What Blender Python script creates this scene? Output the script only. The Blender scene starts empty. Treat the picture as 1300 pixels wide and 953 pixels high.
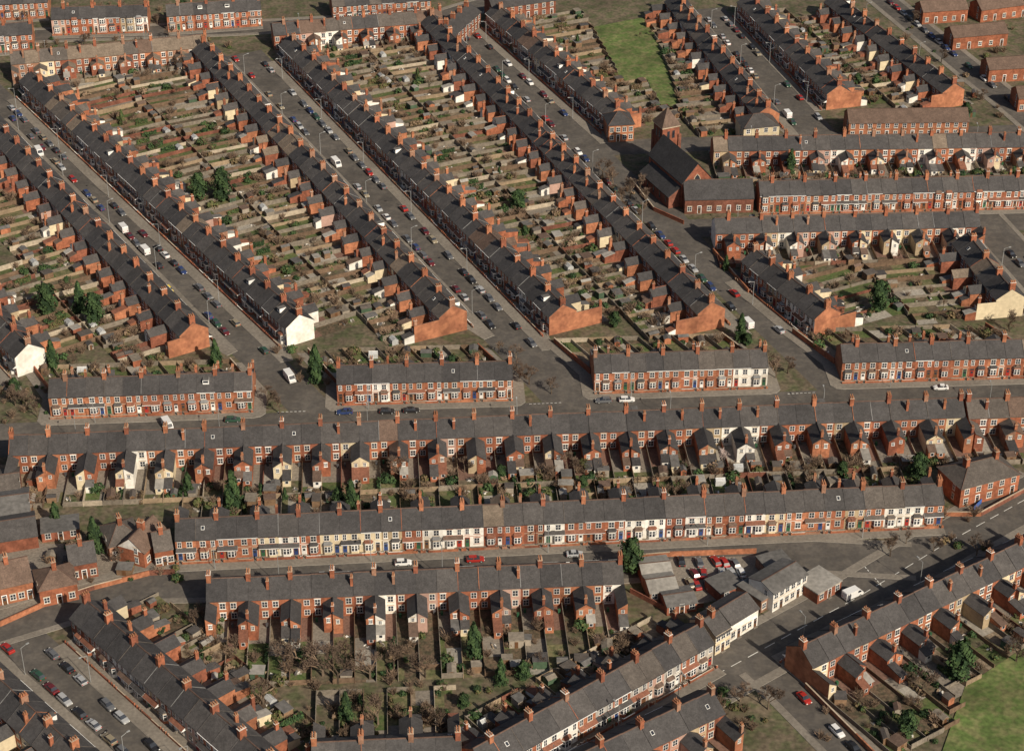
import bpy, math, random
from mathutils import Matrix, Vector
random.seed(7)
R=random.random
U=random.uniform
# ------------------------------------------------------------------ camera
F=2500.0; PITCH=math.radians(32); DIST=525.0
cp,sp=math.cos(PITCH),math.sin(PITCH)
CAM=Vector((0,-DIST*cp,DIST*sp))
def G(u,v,z=0.0):
    "survey helper: map sheet reading -> ground coordinates in metres"
    d=Vector(((u-650)/F, cp-(v-476.5)/F*sp, -sp-(v-476.5)/F*cp))
    t=(z-CAM.z)/d.z
    p=CAM+d*t
    return Vector((p.x,p.y,z))
def inview(p,m=40):
    q=p-CAM
    dz=q.y*cp-q.z*sp
    u=650+F*q.x/dz; v=476.5-F*(q.y*sp+q.z*cp)/dz
    return -m<u<1300+m and -m<v<953+m
scn=bpy.context.scene
col=scn.collection
cam=bpy.data.cameras.new('camera'); co=bpy.data.objects.new('camera',cam); col.objects.link(co)
cam.sensor_width=36; cam.lens=36*F/1300; cam.clip_end=8000; cam.clip_start=1
co.location=CAM; co.rotation_euler=(math.pi/2-PITCH,0,0)
scn.camera=co
scn.view_settings.view_transform='Standard'; scn.view_settings.look='None'; scn.view_settings.exposure=0
# ------------------------------------------------------------------ light
el=math.radians(35); hx,hy=0.62,-0.785; az=math.atan2(hx,hy)
sv=Vector((hx*math.cos(el),hy*math.cos(el),math.sin(el)))
w=bpy.data.worlds.new('World'); scn.world=w; w.use_nodes=True
nt=w.node_tree; bg=nt.nodes['Background']; sk=nt.nodes.new('ShaderNodeTexSky')
sk.sky_type='NISHITA'; sk.sun_disc=False; sk.sun_elevation=el; sk.sun_rotation=az; sk.dust_density=3
nt.links.new(sk.outputs[0],bg.inputs[0]); bg.inputs[1].default_value=0.06
sl=bpy.data.lights.new('sun','SUN'); sl.energy=5.0; sl.angle=math.radians(0.5); sl.color=(1,0.885,0.72)
so=bpy.data.objects.new('sun',sl); so.rotation_euler=sv.to_track_quat('Z','Y').to_euler(); so.location=(200,-200,300); col.objects.link(so)
# ------------------------------------------------------------------ materials
MATS={}
def mat(key,c,var=0.25,scale=1.2,rough=0.9,big=0.2,bigs=0.12,orand=0.12,tint=None,metal=0,spec=0.3):
    m=bpy.data.materials.new(key); m.use_nodes=True; n=m.node_tree.nodes; l=m.node_tree.links
    b=n['Principled BSDF']; b.inputs['Roughness'].default_value=rough; b.inputs['Metallic'].default_value=metal
    b.inputs['Specular IOR Level'].default_value=spec
    g=n.new('ShaderNodeNewGeometry')
    def noise(s,d,v):
        t=n.new('ShaderNodeTexNoise'); t.inputs['Scale'].default_value=s; t.inputs['Detail'].default_value=d
        l.new(g.outputs['Position'],t.inputs['Vector'])
        r=n.new('ShaderNodeMapRange'); r.inputs[1].default_value=.3; r.inputs[2].default_value=.7
        r.inputs[3].default_value=1-v; r.inputs[4].default_value=1+v
        l.new(t.outputs[0],r.inputs[0]); return r.outputs[0],t
    a,ta=noise(scale,3,var); c2,tb=noise(bigs,2,big)
    mu=n.new('ShaderNodeMath'); mu.operation='MULTIPLY'; l.new(a,mu.inputs[0]); l.new(c2,mu.inputs[1])
    o=n.new('ShaderNodeObjectInfo'); r=n.new('ShaderNodeMapRange'); r.inputs[3].default_value=1-orand; r.inputs[4].default_value=1+orand
    l.new(o.outputs['Random'],r.inputs[0])
    m2=n.new('ShaderNodeMath'); m2.operation='MULTIPLY'; l.new(mu.outputs[0],m2.inputs[0]); l.new(r.outputs[0],m2.inputs[1])
    vs=n.new('ShaderNodeVectorMath'); vs.operation='SCALE'; l.new(m2.outputs[0],vs.inputs['Scale'])
    if tint:
        mx=n.new('ShaderNodeMix'); mx.data_type='RGBA'
        t3,tt=noise(scale*0.35,2,0)
        rr=n.new('ShaderNodeMapRange'); rr.inputs[1].default_value=.42; rr.inputs[2].default_value=.62
        l.new(tt.outputs[0],rr.inputs[0]); l.new(rr.outputs[0],mx.inputs[0])
        mx.inputs[6].default_value=(*c,1); mx.inputs[7].default_value=(*tint,1); l.new(mx.outputs[2],vs.inputs[0])
    else: vs.inputs[0].default_value=c
    l.new(vs.outputs[0],b.inputs['Base Color'])
    MATS[key]=m
for k,c in dict(brick_a=(.32,.115,.062),brick_b=(.25,.09,.054),brick_c=(.37,.15,.08),brick_d=(.2,.082,.055),brick_e=(.30,.165,.11)).items():
    mat(k,c,.22,1.6,.92,.22,.2,tint=tuple(x*.72 for x in c))
mat('brick_gable',(.37,.155,.083),.2,1.0,.92,.18,.2,tint=(.27,.108,.06))
mat('paint_white',(.74,.72,.67),.12,1,.8,.06,tint=(.62,.59,.53)); mat('paint_cream',(.60,.51,.35),.12,1,.8,.06)
mat('paint_pink',(.42,.27,.22),.1); mat('paint_grey',(.36,.34,.31),.1); mat('render_tan',(.36,.28,.18),.15)
for k,c in dict(slate_a=(.056,.053,.053),slate_b=(.045,.043,.044),slate_c=(.068,.063,.061),slate_d=(.088,.076,.067),tile_brown=(.115,.078,.06),tile_red=(.18,.078,.05),tile_tan=(.15,.118,.09)).items():
    mat(k,c,.22,3.2,.75,.14,.3,spec=.25,tint=tuple(x*1.22 for x in c))
mat('felt_roof',(.12,.115,.11),.25,1); mat('felt_light',(.28,.265,.24),.2,1); mat('plastic_roof',(.42,.43,.43),.15,2,.4)
mat('ridge_tile',(.11,.07,.055),.2); mat('lead',(.2,.2,.2),.2)
mat('pot',(.35,.165,.09),.2); mat('stone_trim',(.44,.36,.27),.15); mat('frame_white',(.78,.78,.76),.05,1,.6)
mat('glass',(.035,.04,.05),.3,.8,.12,.3,spec=.6)
for k,c in dict(door_red=(.3,.03,.025),door_green=(.03,.1,.05),door_blue=(.03,.06,.18),door_brown=(.12,.06,.03),door_white=(.7,.7,.68)).items(): mat(k,c,.05,rough=.5)
mat('asphalt',(.086,.078,.07),.14,1.2,.95,.2,.09,0,tint=(.11,.098,.085))
mat('pavement',(.2,.178,.15),.18,1.3,.95,.18,.1,0); mat('kerb',(.3,.28,.25),.1); mat('road_paint',(.65,.65,.61),.2,2)
mat('earth',(.125,.1,.068),.35,.9,.95,.25,.08,0,tint=(.08,.085,.042))
mat('grass_green',(.07,.1,.032),.3,1.6,.95,.2,.1,0,tint=(.10,.11,.045)); mat('grass_dry',(.15,.135,.07),.3,1.6,.95,.2,.1,0,tint=(.09,.098,.042))
mat('grass_bright',(.085,.125,.035),.3,1.0,.95,.3,.09,0,tint=(.14,.145,.06))
mat('soil',(.12,.085,.056),.4,1.8,.95,.2,.1,0,tint=(.07,.062,.038)); mat('paving',(.2,.175,.145),.25,1.8,.95,.15,.1,0)
mat('concrete',(.30,.275,.235),.25,1.8,.95,.15,.1,0); mat('gravel',(.23,.18,.128),.3,1.8,.95,.15,.1,0,tint=(.155,.12,.08)); mat('paving_red',(.17,.1,.076),.25,1.8,.95,.15,.1,0)
mat('fence_brown',(.15,.1,.066),.25); mat('fence_grey',(.2,.172,.138),.25); mat('fence_tan',(.28,.21,.14),.2); mat('fence_pale',(.40,.34,.26),.2)
mat('shed_wood',(.19,.12,.072),.25); mat('shed_green',(.06,.1,.06),.2); mat('shed_pale',(.3,.26,.21),.15)
mat('bark',(.12,.09,.065),.2); mat('twig',(.2,.14,.095),.25); mat('twig_dark',(.13,.092,.068),.2); mat('blossom',(.6,.5,.46),.2)
mat('leaf_dark',(.02,.042,.016),.3,3); mat('leaf_mid',(.045,.08,.028),.3,3); mat('leaf_olive',(.085,.095,.035),.3,3); mat('leaf_brown',(.13,.095,.05),.3,3)
mat('rubber',(.02,.02,.02),.1); mat('lamp_glass',(.7,.7,.66),.05,rough=.2); mat('tail_red',(.4,.02,.02),.05,rough=.3); mat('steel',(.3,.31,.31),.1,rough=.5)
mat('fence_blue',(.04,.09,.28),.1)
CARCOL=dict(car_white=(.7,.7,.69),car_silver=(.36,.37,.38),car_black=(.02,.02,.022),car_blue=(.03,.05,.14),car_red=(.33,.025,.02),car_yellow=(.75,.55,.03),car_green=(.03,.075,.05),car_grey=(.12,.125,.135),car_maroon=(.12,.02,.025),car_gold=(.27,.23,.16))
for k,c in CARCOL.items(): mat(k,c,.03,1,.3,.03,orand=.05,spec=.5)
# ------------------------------------------------------------------ mesh builder
class MB:
    def __init__(s): s.v=[];s.f=[];s.m=[];s._me=None;s.keys=[];s.subs=None
    def face(s,pts,mk):
        i=len(s.v); s.v.extend(tuple(p) for p in pts); s.f.append(tuple(range(i,i+len(pts)))); s.m.append(mk)
    def box(s,x0,x1,y0,y1,z0,z1,mk,top=None,bottom=False):
        p=[(x0,y0,z0),(x1,y0,z0),(x1,y1,z0),(x0,y1,z0),(x0,y0,z1),(x1,y0,z1),(x1,y1,z1),(x0,y1,z1)]
        for q in ((0,1,5,4),(1,2,6,5),(2,3,7,6),(3,0,4,7)): s.face([p[k] for k in q],mk)
        s.face([p[k] for k in (4,5,6,7)],top or mk)
        if bottom: s.face([p[k] for k in (3,2,1,0)],mk)
    def prism(s,poly,a,b,mk,axis='x'):
        def P(t,q): return (t,q[0],q[1]) if axis=='x' else ((q[0],t,q[1]) if axis=='y' else (q[0],q[1],t))
        n=len(poly)
        for i in range(n):
            j=(i+1)%n
            s.face([P(a,poly[i]),P(b,poly[i]),P(b,poly[j]),P(a,poly[j])],mk)
        s.face([P(a,q) for q in poly],mk); s.face([P(b,q) for q in reversed(poly)],mk)
    def cyl(s,x,y,z0,z1,r0,r1,n,mk,cap=True):
        a=[(x+r0*math.cos(2*math.pi*i/n),y+r0*math.sin(2*math.pi*i/n),z0) for i in range(n)]
        b=[(x+r1*math.cos(2*math.pi*i/n),y+r1*math.sin(2*math.pi*i/n),z1) for i in range(n)]
        for i in range(n): s.face([a[i],a[(i+1)%n],b[(i+1)%n],b[i]],mk)
        if cap: s.face(b,mk)
    def tube(s,p,q,r0,r1,mk,n=3):
        d=(q-p)
        if d.length<1e-5: return
        z=d.normalized(); x=z.orthogonal().normalized(); y=z.cross(x)
        a=[p+(x*math.cos(2*math.pi*i/n)+y*math.sin(2*math.pi*i/n))*r0 for i in range(n)]
        b=[q+(x*math.cos(2*math.pi*i/n)+y*math.sin(2*math.pi*i/n))*r1 for i in range(n)]
        for i in range(n): s.face([a[i],a[(i+1)%n],b[(i+1)%n],b[i]],mk)
    def mirror(s):
        o=MB()
        o.v=[(-x,y,z) for x,y,z in s.v]; o.f=[tuple(reversed(f)) for f in s.f]; o.m=list(s.m); return o
    def add(s,o,M,ov={}):
        i=len(s.v); s.v.extend(tuple(M@Vector(p)) for p in o.v)
        s.f.extend(tuple(k+i for k in f) for f in o.f); s.m.extend(ov.get(k,k) for k in o.m)
    def mesh(s,name='mesh'):
        if s._me is None:
            me=bpy.data.meshes.new(name); me.from_pydata(s.v,[],s.f)
            s.keys=list(dict.fromkeys(s.m)); idx={k:i for i,k in enumerate(s.keys)}
            for k in s.keys: me.materials.append(MATS.get(k))
            me.polygons.foreach_set('material_index',[idx[k] for k in s.m]); me.update(); s._me=me
        return s._me
def split(mb,key,name,per=None):
    "declare the faces of one material as named sub-parts (per = faces per piece)"
    core=MB(); fs=[]
    for f,m in zip(mb.f,mb.m):
        if m==key: fs.append(f)
        else: core.face([mb.v[i] for i in f],m)
    per=per or len(fs); subs=[]
    for a in range(0,len(fs),per):
        s=MB()
        for f in fs[a:a+per]: s.face([mb.v[i] for i in f],key)
        subs.append((name,s))
    mb.subs=(core,subs); return mb
def obj(name,mb,M,ov={},parent=None,sub=False):
    src=mb.subs[0] if (sub and mb.subs) else mb
    o=bpy.data.objects.new(name,src.mesh(name))
    for i,k in enumerate(src.keys):
        if k in ov and ov[k]!=k:
            o.material_slots[i].link='OBJECT'; o.material_slots[i].material=MATS[ov[k]]
    if parent: o.parent=parent
    o.matrix_local=M
    col.objects.link(o)
    if sub and mb.subs:
        for n2,m2 in mb.subs[1]: obj(n2,m2,Matrix(),ov,o)
    return o
def struct(name,mb):
    o=obj(name,mb,Matrix()); o['kind']='structure'; o['label']=name.replace('_',' '); return o
def tag(o,label,cat,group=None):
    o['label']=label; o['category']=cat
    if group: o['group']=group
T=Matrix.Translation
class Kind:
    def __init__(s,name,cat,group,nfull,nmax=300,nsub=0): s.name=name;s.cat=cat;s.group=group;s.nfull=nfull;s.nmax=nmax;s.items=[];s.nsub=nsub
    def add(s,M,parts,ov={},label=''):
        s.items.append((M,parts,ov,label))
    def build(s):
        it=[i for i in s.items if inview(i[0].translation,60)]
        it.sort(key=lambda i:(i[0].translation-CAM).length)
        rest=MB()
        for n,(M,parts,ov,label) in enumerate(it):
            if n<s.nmax:
                if n<s.nfull and len(parts)>1:
                    e=bpy.data.objects.new(s.name,None); e.empty_display_size=1; e.matrix_world=M; col.objects.link(e)
                    for p in parts: obj(p[0],p[1],p[2],ov,e,sub=n<s.nsub)
                else:
                    if len(parts)==1: e=obj(s.name,parts[0][1],M@parts[0][2],ov)
                    else:
                        mb=MB()
                        for p in parts: mb.add(p[1],p[2],ov)
                        e=obj(s.name,mb,M)
                tag(e,label,s.cat,s.group)
            else:
                for p in parts: rest.add(p[1],M@p[2],ov)
        if rest.v:
            e=obj('distant_'+s.name+'s',rest,Matrix()); e['kind']='stuff'; tag(e,'distant '+s.group,s.cat,s.group)
        print(s.name,len(it))
# ------------------------------------------------------------------ terraced house parts
W=4.75; HW=W/2; DP=4.2; EZ=5.9; RZ=8.75
def m_wall():
    m=MB()
    m.face([(-HW,-DP,0),(HW,-DP,0),(HW,-DP,EZ),(-HW,-DP,EZ)],'front')
    m.face([(HW,DP,0),(-HW,DP,0),(-HW,DP,EZ),(HW,DP,EZ)],'rear')
    m.face([(HW,-DP,0),(HW,DP,0),(HW,DP,EZ),(HW,0,RZ),(HW,-DP,EZ)],'gable_r')
    m.face([(-HW,DP,0),(-HW,-DP,0),(-HW,-DP,EZ),(-HW,0,RZ),(-HW,DP,EZ)],'gable_l')
    m.box(-HW+.01,HW-.01,-DP-.08,-DP,EZ-.28,EZ-.04,'trim')
    m.box(-HW+.01,HW-.01,-DP-.05,-DP,3.0,3.12,'trim')
    return m
def m_roof():
    m=MB(); t=.12; o=.32; dz=o*(RZ-EZ)/DP
    for s in (-1,1):
        a=(s*(DP+o),EZ-dz); b=(0,RZ)
        pts=[a,b,(0,RZ+t),(s*(DP+o),EZ-dz+t)]
        m.prism(pts if s<0 else pts[::-1],-HW,HW,'roof')
        pts=[(s*(DP+.1),EZ+.02),(0,RZ+t),(0,RZ+t+.12),(s*(DP+.1),EZ+.16)]
        m.prism(pts if s<0 else pts[::-1],HW-.08,HW+.05,'coping')
    m.prism([(-.16,RZ+.06),(.16,RZ+.06),(.09,RZ+.24),(-.09,RZ+.24)][::-1],-HW,HW,'ridge_tile')
    m.box(-HW,HW,-DP-o-.09,-DP-o+.02,EZ-dz-.02,EZ-dz+.1,'gutter')
    return m
def m_chim(h=10.6,n=3,wx=.5,wy=.8,z0=7.6):
    m=MB(); m.box(-wx,wx,-wy,wy,z0,h-.25,'brick'); m.box(-wx-.08,wx+.08,-wy-.08,wy+.08,h-.25,h,'brick','trim')
    for i in range(n):
        for j in (-1,1):
            y=(i-(n-1)/2)*(2*wy/n)
            m.cyl(j*wx*.5,y,h,h+.5+.12*((i+j)%2),.16,.12,6,'pot')
    return split(m,'pot','chimney_pot',7)
def m_win(wd,ht):
    m=MB(); h=wd/2
    m.box(-h-.12,h+.12,-.10,0,-.14,0,'trim',bottom=True); m.box(-h-.14,h+.14,-.07,0,ht,ht+.22,'trim',bottom=True)
    m.box(-h,h,-.05,0,0,ht,'frame_white')
    m.box(-h+.1,-.04,-.06,-.04,.1,ht/2-.04,'glass'); m.box(.04,h-.1,-.06,-.04,.1,ht/2-.04,'glass')
    m.box(-h+.1,-.04,-.06,-.04,ht/2+.04,ht-.1,'glass'); m.box(.04,h-.1,-.06,-.04,ht/2+.04,ht-.1,'glass')
    return split(m,'glass','pane')
def m_bay(two=False):
    m=MB(); H=2.75 if not two else 5.6
    f=[(-1.15,0),(-.75,-.75),(.75,-.75),(1.15,0)]
    def seg(z0,z1,mk,k=1.0):
        g=[(x*k,y*k) for x,y in f]
        for i in range(3): m.face([(*g[i],z0),(*g[i+1],z0),(*g[i+1],z1),(*g[i],z1)],mk)
    lv=[(0,2.75)] if not two else [(0,2.75),(2.95,5.6)]
    for z0,z1 in lv:
        s=.8 if z0==0 else .65
        seg(z0,z0+s,'front'); seg(z0+s,z1-.25,'frame_white'); seg(z1-.25,z1+.2,'trim',1.03)
        for i in range(3):
            a=Vector(f[i]);b=Vector(f[i+1]); d=(b-a); L=d.length; d/=L; n=Vector((d.y,-d.x))*.02
            k=2 if i==1 else 1
            for j in range(k):
                p=a+d*(L*j/k+.1)+n; q=a+d*(L*(j+1)/k-.1)+n
                for (u,v) in ((s+.12,1.75 if z0==0 else 1.6),(1.85 if z0==0 else 1.7,z1-z0-.37)):
                    m.face([(p.x,p.y,z0+u),(q.x,q.y,z0+u),(q.x,q.y,z0+v),(p.x,p.y,z0+v)],'glass')
    if two: seg(2.7,3.0,'front')
    e=[(-1.3,0),(-.85,-.9),(.85,-.9),(1.3,0)]; t=[(-.7,-.02,H+.75),(.7,-.02,H+.75)]
    z=H+.15
    m.face([(*e[0],z),(*e[1],z),t[0]],'bayroof'); m.face([(*e[1],z),(*e[2],z),t[1],t[0]],'bayroof'); m.face([(*e[2],z),(*e[3],z),t[1]],'bayroof')
    return split(m,'glass','pane')
def m_door():
    m=MB(); m.box(-.62,.62,-.05,0,0,2.75,'trim'); m.box(-.46,.46,-.09,-.04,.05,2.05,'door'); m.box(-.46,.46,-.08,-.04,2.12,2.55,'glass')
    m.box(-.28,.28,-.105,-.085,1.2,1.8,'glass'); m.box(-.6,.6,-.5,0,0,.16,'paving'); return split(m,'glass','pane')
def m_canopy():
    m=MB(); z=2.95
    m.face([(-HW+.03,-1.05,z),(HW-.03,-1.05,z),(HW-.03,0,z+.62),(-HW+.03,0,z+.62)],'canopy')
    m.face([(-HW+.03,-1.05,z-.14),(HW-.03,-1.05,z-.14),(HW-.03,-1.05,z),(-HW+.03,-1.05,z)],'frame_white')
    m.face([(-HW+.03,0,z-.14),(HW-.03,0,z-.14),(HW-.03,-1.05,z-.14),(-HW+.03,-1.05,z-.14)],'frame_white')
    for s in (-1,1): m.face([(s*(HW-.03),-1.05,z-.14),(s*(HW-.03),0,z-.14),(s*(HW-.03),0,z+.62),(s*(HW-.03),-1.05,z)],'frame_white')
    return m
def m_wing():
    m=MB(); x0=.25; x1=HW; e=4.0; r=5.35; t=.1
    m.face([(x0,0,0),(x0,0,e),(x0,1,e),(x0,1,0)],'wing')
    m.face([(x1,0,0),(x1,1,0),(x1,1,r),(x1,0,r)],'wing_side')
    m.face([(x1,1,0),(x0,1,0),(x0,1,e),(x1,1,r)],'wing')
    m.prism([(x0-.22,e-.14),(x1,r),(x1,r+t),(x0-.22,e-.14+t)],-.55,1.03,'roof',axis='y')
    return split(m,'roof','wing_roof')
def m_ext():
    m=MB(); x0=.35; x1=HW-.05
    m.box(x0,x1,0,2.6,0,2.1,'extwall')
    m.prism([(-.02,2.9),(-.02,2.75),(2.8,2.05),(2.8,2.2)],x0-.12,x1+.04,'extroof')
    m.face([(x0,0,2.1),(x0,2.6,2.1),(x0,0,2.75)],'extwall'); m.face([(x1,0,2.1),(x1,2.6,2.1),(x1,0,2.75)],'extwall')
    m.box(x0+.5,x0+1.4,2.6,2.63,1,1.9,'frame_white'); m.box(x0+.6,x0+1.3,2.62,2.65,1.1,1.8,'glass')
    return split(m,'extroof','extension_roof')
def m_fwall():
    m=MB(); m.box(-HW+.02,.9,-.12,.12,0,.75,'brick','trim'); m.box(1.9,HW-.02,-.12,.12,0,.75,'brick','trim')
    m.box(.9,1.1,-.16,.16,0,1.0,'brick','trim'); m.box(1.8,2.0,-.16,.16,0,1.0,'brick','trim'); return m
PW=m_wall();PR=m_roof();PC=m_chim();PC2=m_chim(7.0,2,.3,.4,4.4);PWIN=m_win(.95,1.7);PWIN2=m_win(1.35,1.6);PWS=m_win(.8,1.1)
PB=m_bay();PBM=m_bay(True);PD=m_door();PCN=m_canopy();PG=[m_wing()];PG.append(split(PG[0].mirror(),'roof','wing_roof'));PX=[m_ext()];PX.append(split(PX[0].mirror(),'extroof','extension_roof'));PFW=[m_fwall()];PFW.append(PFW[0].mirror())
def m_dorm():
    m=MB(); m.box(-.8,.8,-1.6,.6,0,1.2,'frame_white','felt_roof'); m.box(-.65,.65,-1.63,-1.59,.45,1.05,'glass'); return m
def m_sky():
    m=MB(); m.box(-.4,.4,-.5,.5,0,.1,'frame_white'); m.box(-.3,.3,-.4,.4,.08,.13,'glass'); return m
PDM=m_dorm();PSK=m_sky()
RZ180=Matrix.Rotation(math.pi,4,'Z')
SX=lambda a,b,c: Matrix.Diagonal((a,b,c,1))
HOUSE=Kind('terraced_house','house','terraced houses in rows',300,nsub=90)
FENCE=Kind('garden_fence','fence','fences dividing back gardens',0)
WALLK=Kind('boundary_wall','wall','brick boundary walls beside streets',0)
SHED=Kind('garden_shed','shed','sheds at the ends of back gardens',150)
SHRUB=Kind('shrub','shrub','shrubs in back gardens',0)
HEDGE=Kind('hedge','hedge','hedges between back gardens',0)
BIN=Kind('wheelie_bin','bin','bins in back yards',0)
TREE=Kind('tree','tree','trees in gardens and streets',300)
CAR=Kind('parked_car','car','cars parked along the kerb',140)
PILE=Kind('timber_pile','pile','piles of timber and junk in gardens',0)
GH=Kind('greenhouse','greenhouse','greenhouses in back gardens',60)
LAMP=Kind('street_lamp','lamp','street lamps along the pavements',60)
gardens=MB(); pave=MB()
def m_fence(n,h,mk):
    m=MB()
    m.box(-.04,.04,0,n*1.8,.05,h,mk)
    for i in range(n+1): m.box(-.08,.08,i*1.8-.07,i*1.8+.07,0,h+.1,mk)
    m.box(-.06,.06,0,n*1.8,h,h+.05,mk)
    return m
FN={n:m_fence(n,1.35,'fence') for n in range(2,16)}
def m_endf():
    m=MB(); m.box(-HW+.08,HW-.08,-.05,.05,.05,1.5,'fence')
    for x in (-.8,.8): m.box(x-.06,x+.06,-.08,.08,0,1.6,'fence')
    return m
PEF=m_endf()
def m_bw():
    m=MB(); m.box(0,1,-.12,.12,0,1.7,'bw'); m.box(0,1,-.17,.17,1.7,1.8,'trim',bottom=True); return m
PBW=m_bw()
def bwall(a,b,k='brick_b',h=1):
    d=b-a; ln=d.length; n=max(1,round(ln/8)); ang=math.atan2(d.y,d.x)
    for i in range(n):
        p=a+d*i/n; WALLK.add(T((p.x,p.y,0))@Matrix.Rotation(ang,4,'Z')@SX(ln/n,1,h),[('wall',PBW,Matrix())],dict(bw=k,trim='stone_trim' if R()<.5 else k),'red-brick boundary wall with coping beside the street')
RZ90=Matrix.Rotation(math.pi/2,4,'Z')
def m_shed_parts():
    a=MB(); a.prism([(-1,0),(1,0),(1,1.8),(0,2.2),(-1,1.8)],-1.4,1.4,'shed')
    b=MB()
    for s in (-1,1):
        p=[(0,2.22),(0,2.3),(s*1.15,1.84),(s*1.15,1.76)]; b.prism(p if s>0 else p[::-1],-1.5,1.5,'shedroof')
    a2=MB();a2.add(a,RZ90); b2=MB();b2.add(b,RZ90)
    c=MB(); c.box(-.4,.4,-1.44,-1.39,.05,1.7,'door_brown')
    d=MB(); d.box(.45,.85,-1.44,-1.39,.9,1.4,'glass')
    return [('wall',a2,Matrix()),('roof',b2,Matrix()),('door',c,Matrix()),('window',d,Matrix())]
PSH=m_shed_parts()
def m_flat():
    a=MB(); a.box(-1.6,1.6,-1.3,1.3,0,2.1,'shed'); b=MB(); b.box(-1.75,1.75,-1.45,1.45,2.1,2.25,'shedroof'); c=MB(); c.box(-.4,.4,-1.34,-1.29,.05,1.8,'door_brown')
    return [('wall',a,Matrix()),('roof',b,Matrix()),('door',c,Matrix())]
PSF=m_flat()
def m_gh():
    a=MB()
    for x in (-1.2,0,1.2): a.box(x-.03,x+.03,-.9,-.86,0,1.5,'frame_white'); a.box(x-.03,x+.03,.86,.9,0,1.5,'frame_white')
    a.box(-1.25,1.25,-.03,.03,2.0,2.07,'frame_white')
    b=MB(); b.prism([(-.85,0),(.85,0),(.85,1.5),(0,2.02),(-.85,1.5)],-1.2,1.2,'plastic_roof')
    return [('frame',a,Matrix()),('glazing',b,Matrix())]
PGH=m_gh()
def leafblob(n,r,h,keys,sz=.35,ry=None):
    m=MB(); ry=ry or r
    for i in range(n):
        while 1:
            p=Vector((U(-1,1),U(-1,1),U(-1,1)))
            if .35<p.length<1: break
        q=Vector((p.x*r,p.y*ry,h*.5+p.z*h*.5)); q*=U(.85,1.1)
        nrm=(p+Vector((U(-.7,.7),U(-.7,.7),U(-.2,.9)))).normalized(); a=nrm.orthogonal().normalized(); b=nrm.cross(a); s=sz*U(.5,1.2)
        m.face([q-a*s-b*s*.6,q+a*s*.8-b*s,q+a*s+b*s*.7,q-a*s*.6+b*s],keys[int(R()*len(keys))])
    return m
def twigbush(n,r,h):
    m=MB()
    for i in range(n):
        a=U(0,6.28); k=U(.2,1)*r; p=Vector((U(-.2,.2)*r,U(-.2,.2)*r,0)); q=Vector((math.cos(a)*k,math.sin(a)*k,h*U(.6,1)))
        mkk='leafA' if R()<.6 else 'leafB'; m.tube(p,q,.05,.03,mkk)
        for _ in range(3):
            s=p.lerp(q,U(.4,.9)); e=s+Vector((U(-.5,.5),U(-.5,.5),U(.1,.5)))*r; m.tube(s,e,.035,.02,mkk)
    return m
SHR=[leafblob(80,.9,1.5,['leafA','leafA','leafB'],.26),leafblob(130,1.3,1.9,['leafA','leafB','leafB'],.26),leafblob(60,.7,1.0,['leafA','leafB'],.2)]
TWB=[twigbush(34,1.5,2.2),twigbush(24,1.1,1.6)]
def m_hedge():
    m=MB()
    for i in range(260):
        q=Vector((U(-.45,.45),U(0,6),U(.1,1.6)))
        nrm=Vector((q.x*2+U(-.5,.5),U(-.5,.5),U(0,1.2))).normalized(); a=nrm.orthogonal().normalized(); b=nrm.cross(a); s=U(.12,.3)
        m.face([q-a*s-b*s,q+a*s-b*s*.7,q+a*s+b*s,q-a*s*.8+b*s],'leafA' if R()<.6 else 'leafB')
    return m
HDG=[m_hedge(),m_hedge()]
def m_bin():
    m=MB(); m.prism([(-.25,0),(.25,0),(.3,1.0),(-.3,1.0)],-.26,.26,'bin'); m.box(-.3,.3,-.34,.32,1.0,1.07,'bin'); return m
PBIN=m_bin()
mat('bin_green',(.03,.1,.05),.05,rough=.5); mat('bin_grey',(.08,.08,.085),.05,rough=.5)
def m_pile():
    m=MB()
    for i in range(8):
        a=U(0,3); x,y=U(-1.1,1.1),U(-.9,.9); l=U(.3,.95); d=Vector((math.cos(a)*l,math.sin(a)*l,0)); n=Vector((-d.y,d.x,0)).normalized()*U(.08,.4); z=U(.15,.8)
        c=Vector((x,y,0)); k=['fence_tan','concrete','felt_roof','paint_white','fence_brown','felt_roof','fence_grey'][int(R()*7)]
        P=[c-d-n,c+d-n,c+d+n,c-d+n]
        m.face([p+Vector((0,0,z)) for p in P],k)
        for j in range(4): m.face([P[j],P[(j+1)%4],P[(j+1)%4]+Vector((0,0,z)),P[j]+Vector((0,0,z))],k)
    return m
PPL=[m_pile() for _ in range(8)]
def m_lamp():
    a=MB(); a.cyl(0,0,0,7.5,.09,.06,6,'steel'); b=MB(); b.tube(Vector((0,0,7.4)),Vector((0,-1.4,7.8)),.05,.04,'steel',5); c=MB(); c.box(-.15,.15,-2.0,-1.3,7.72,7.9,'steel','steel',True)
    return [('pole',a,Matrix()),('arm',b,Matrix()),('lamp_head',c,Matrix())]
PLAMP=m_lamp()
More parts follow.
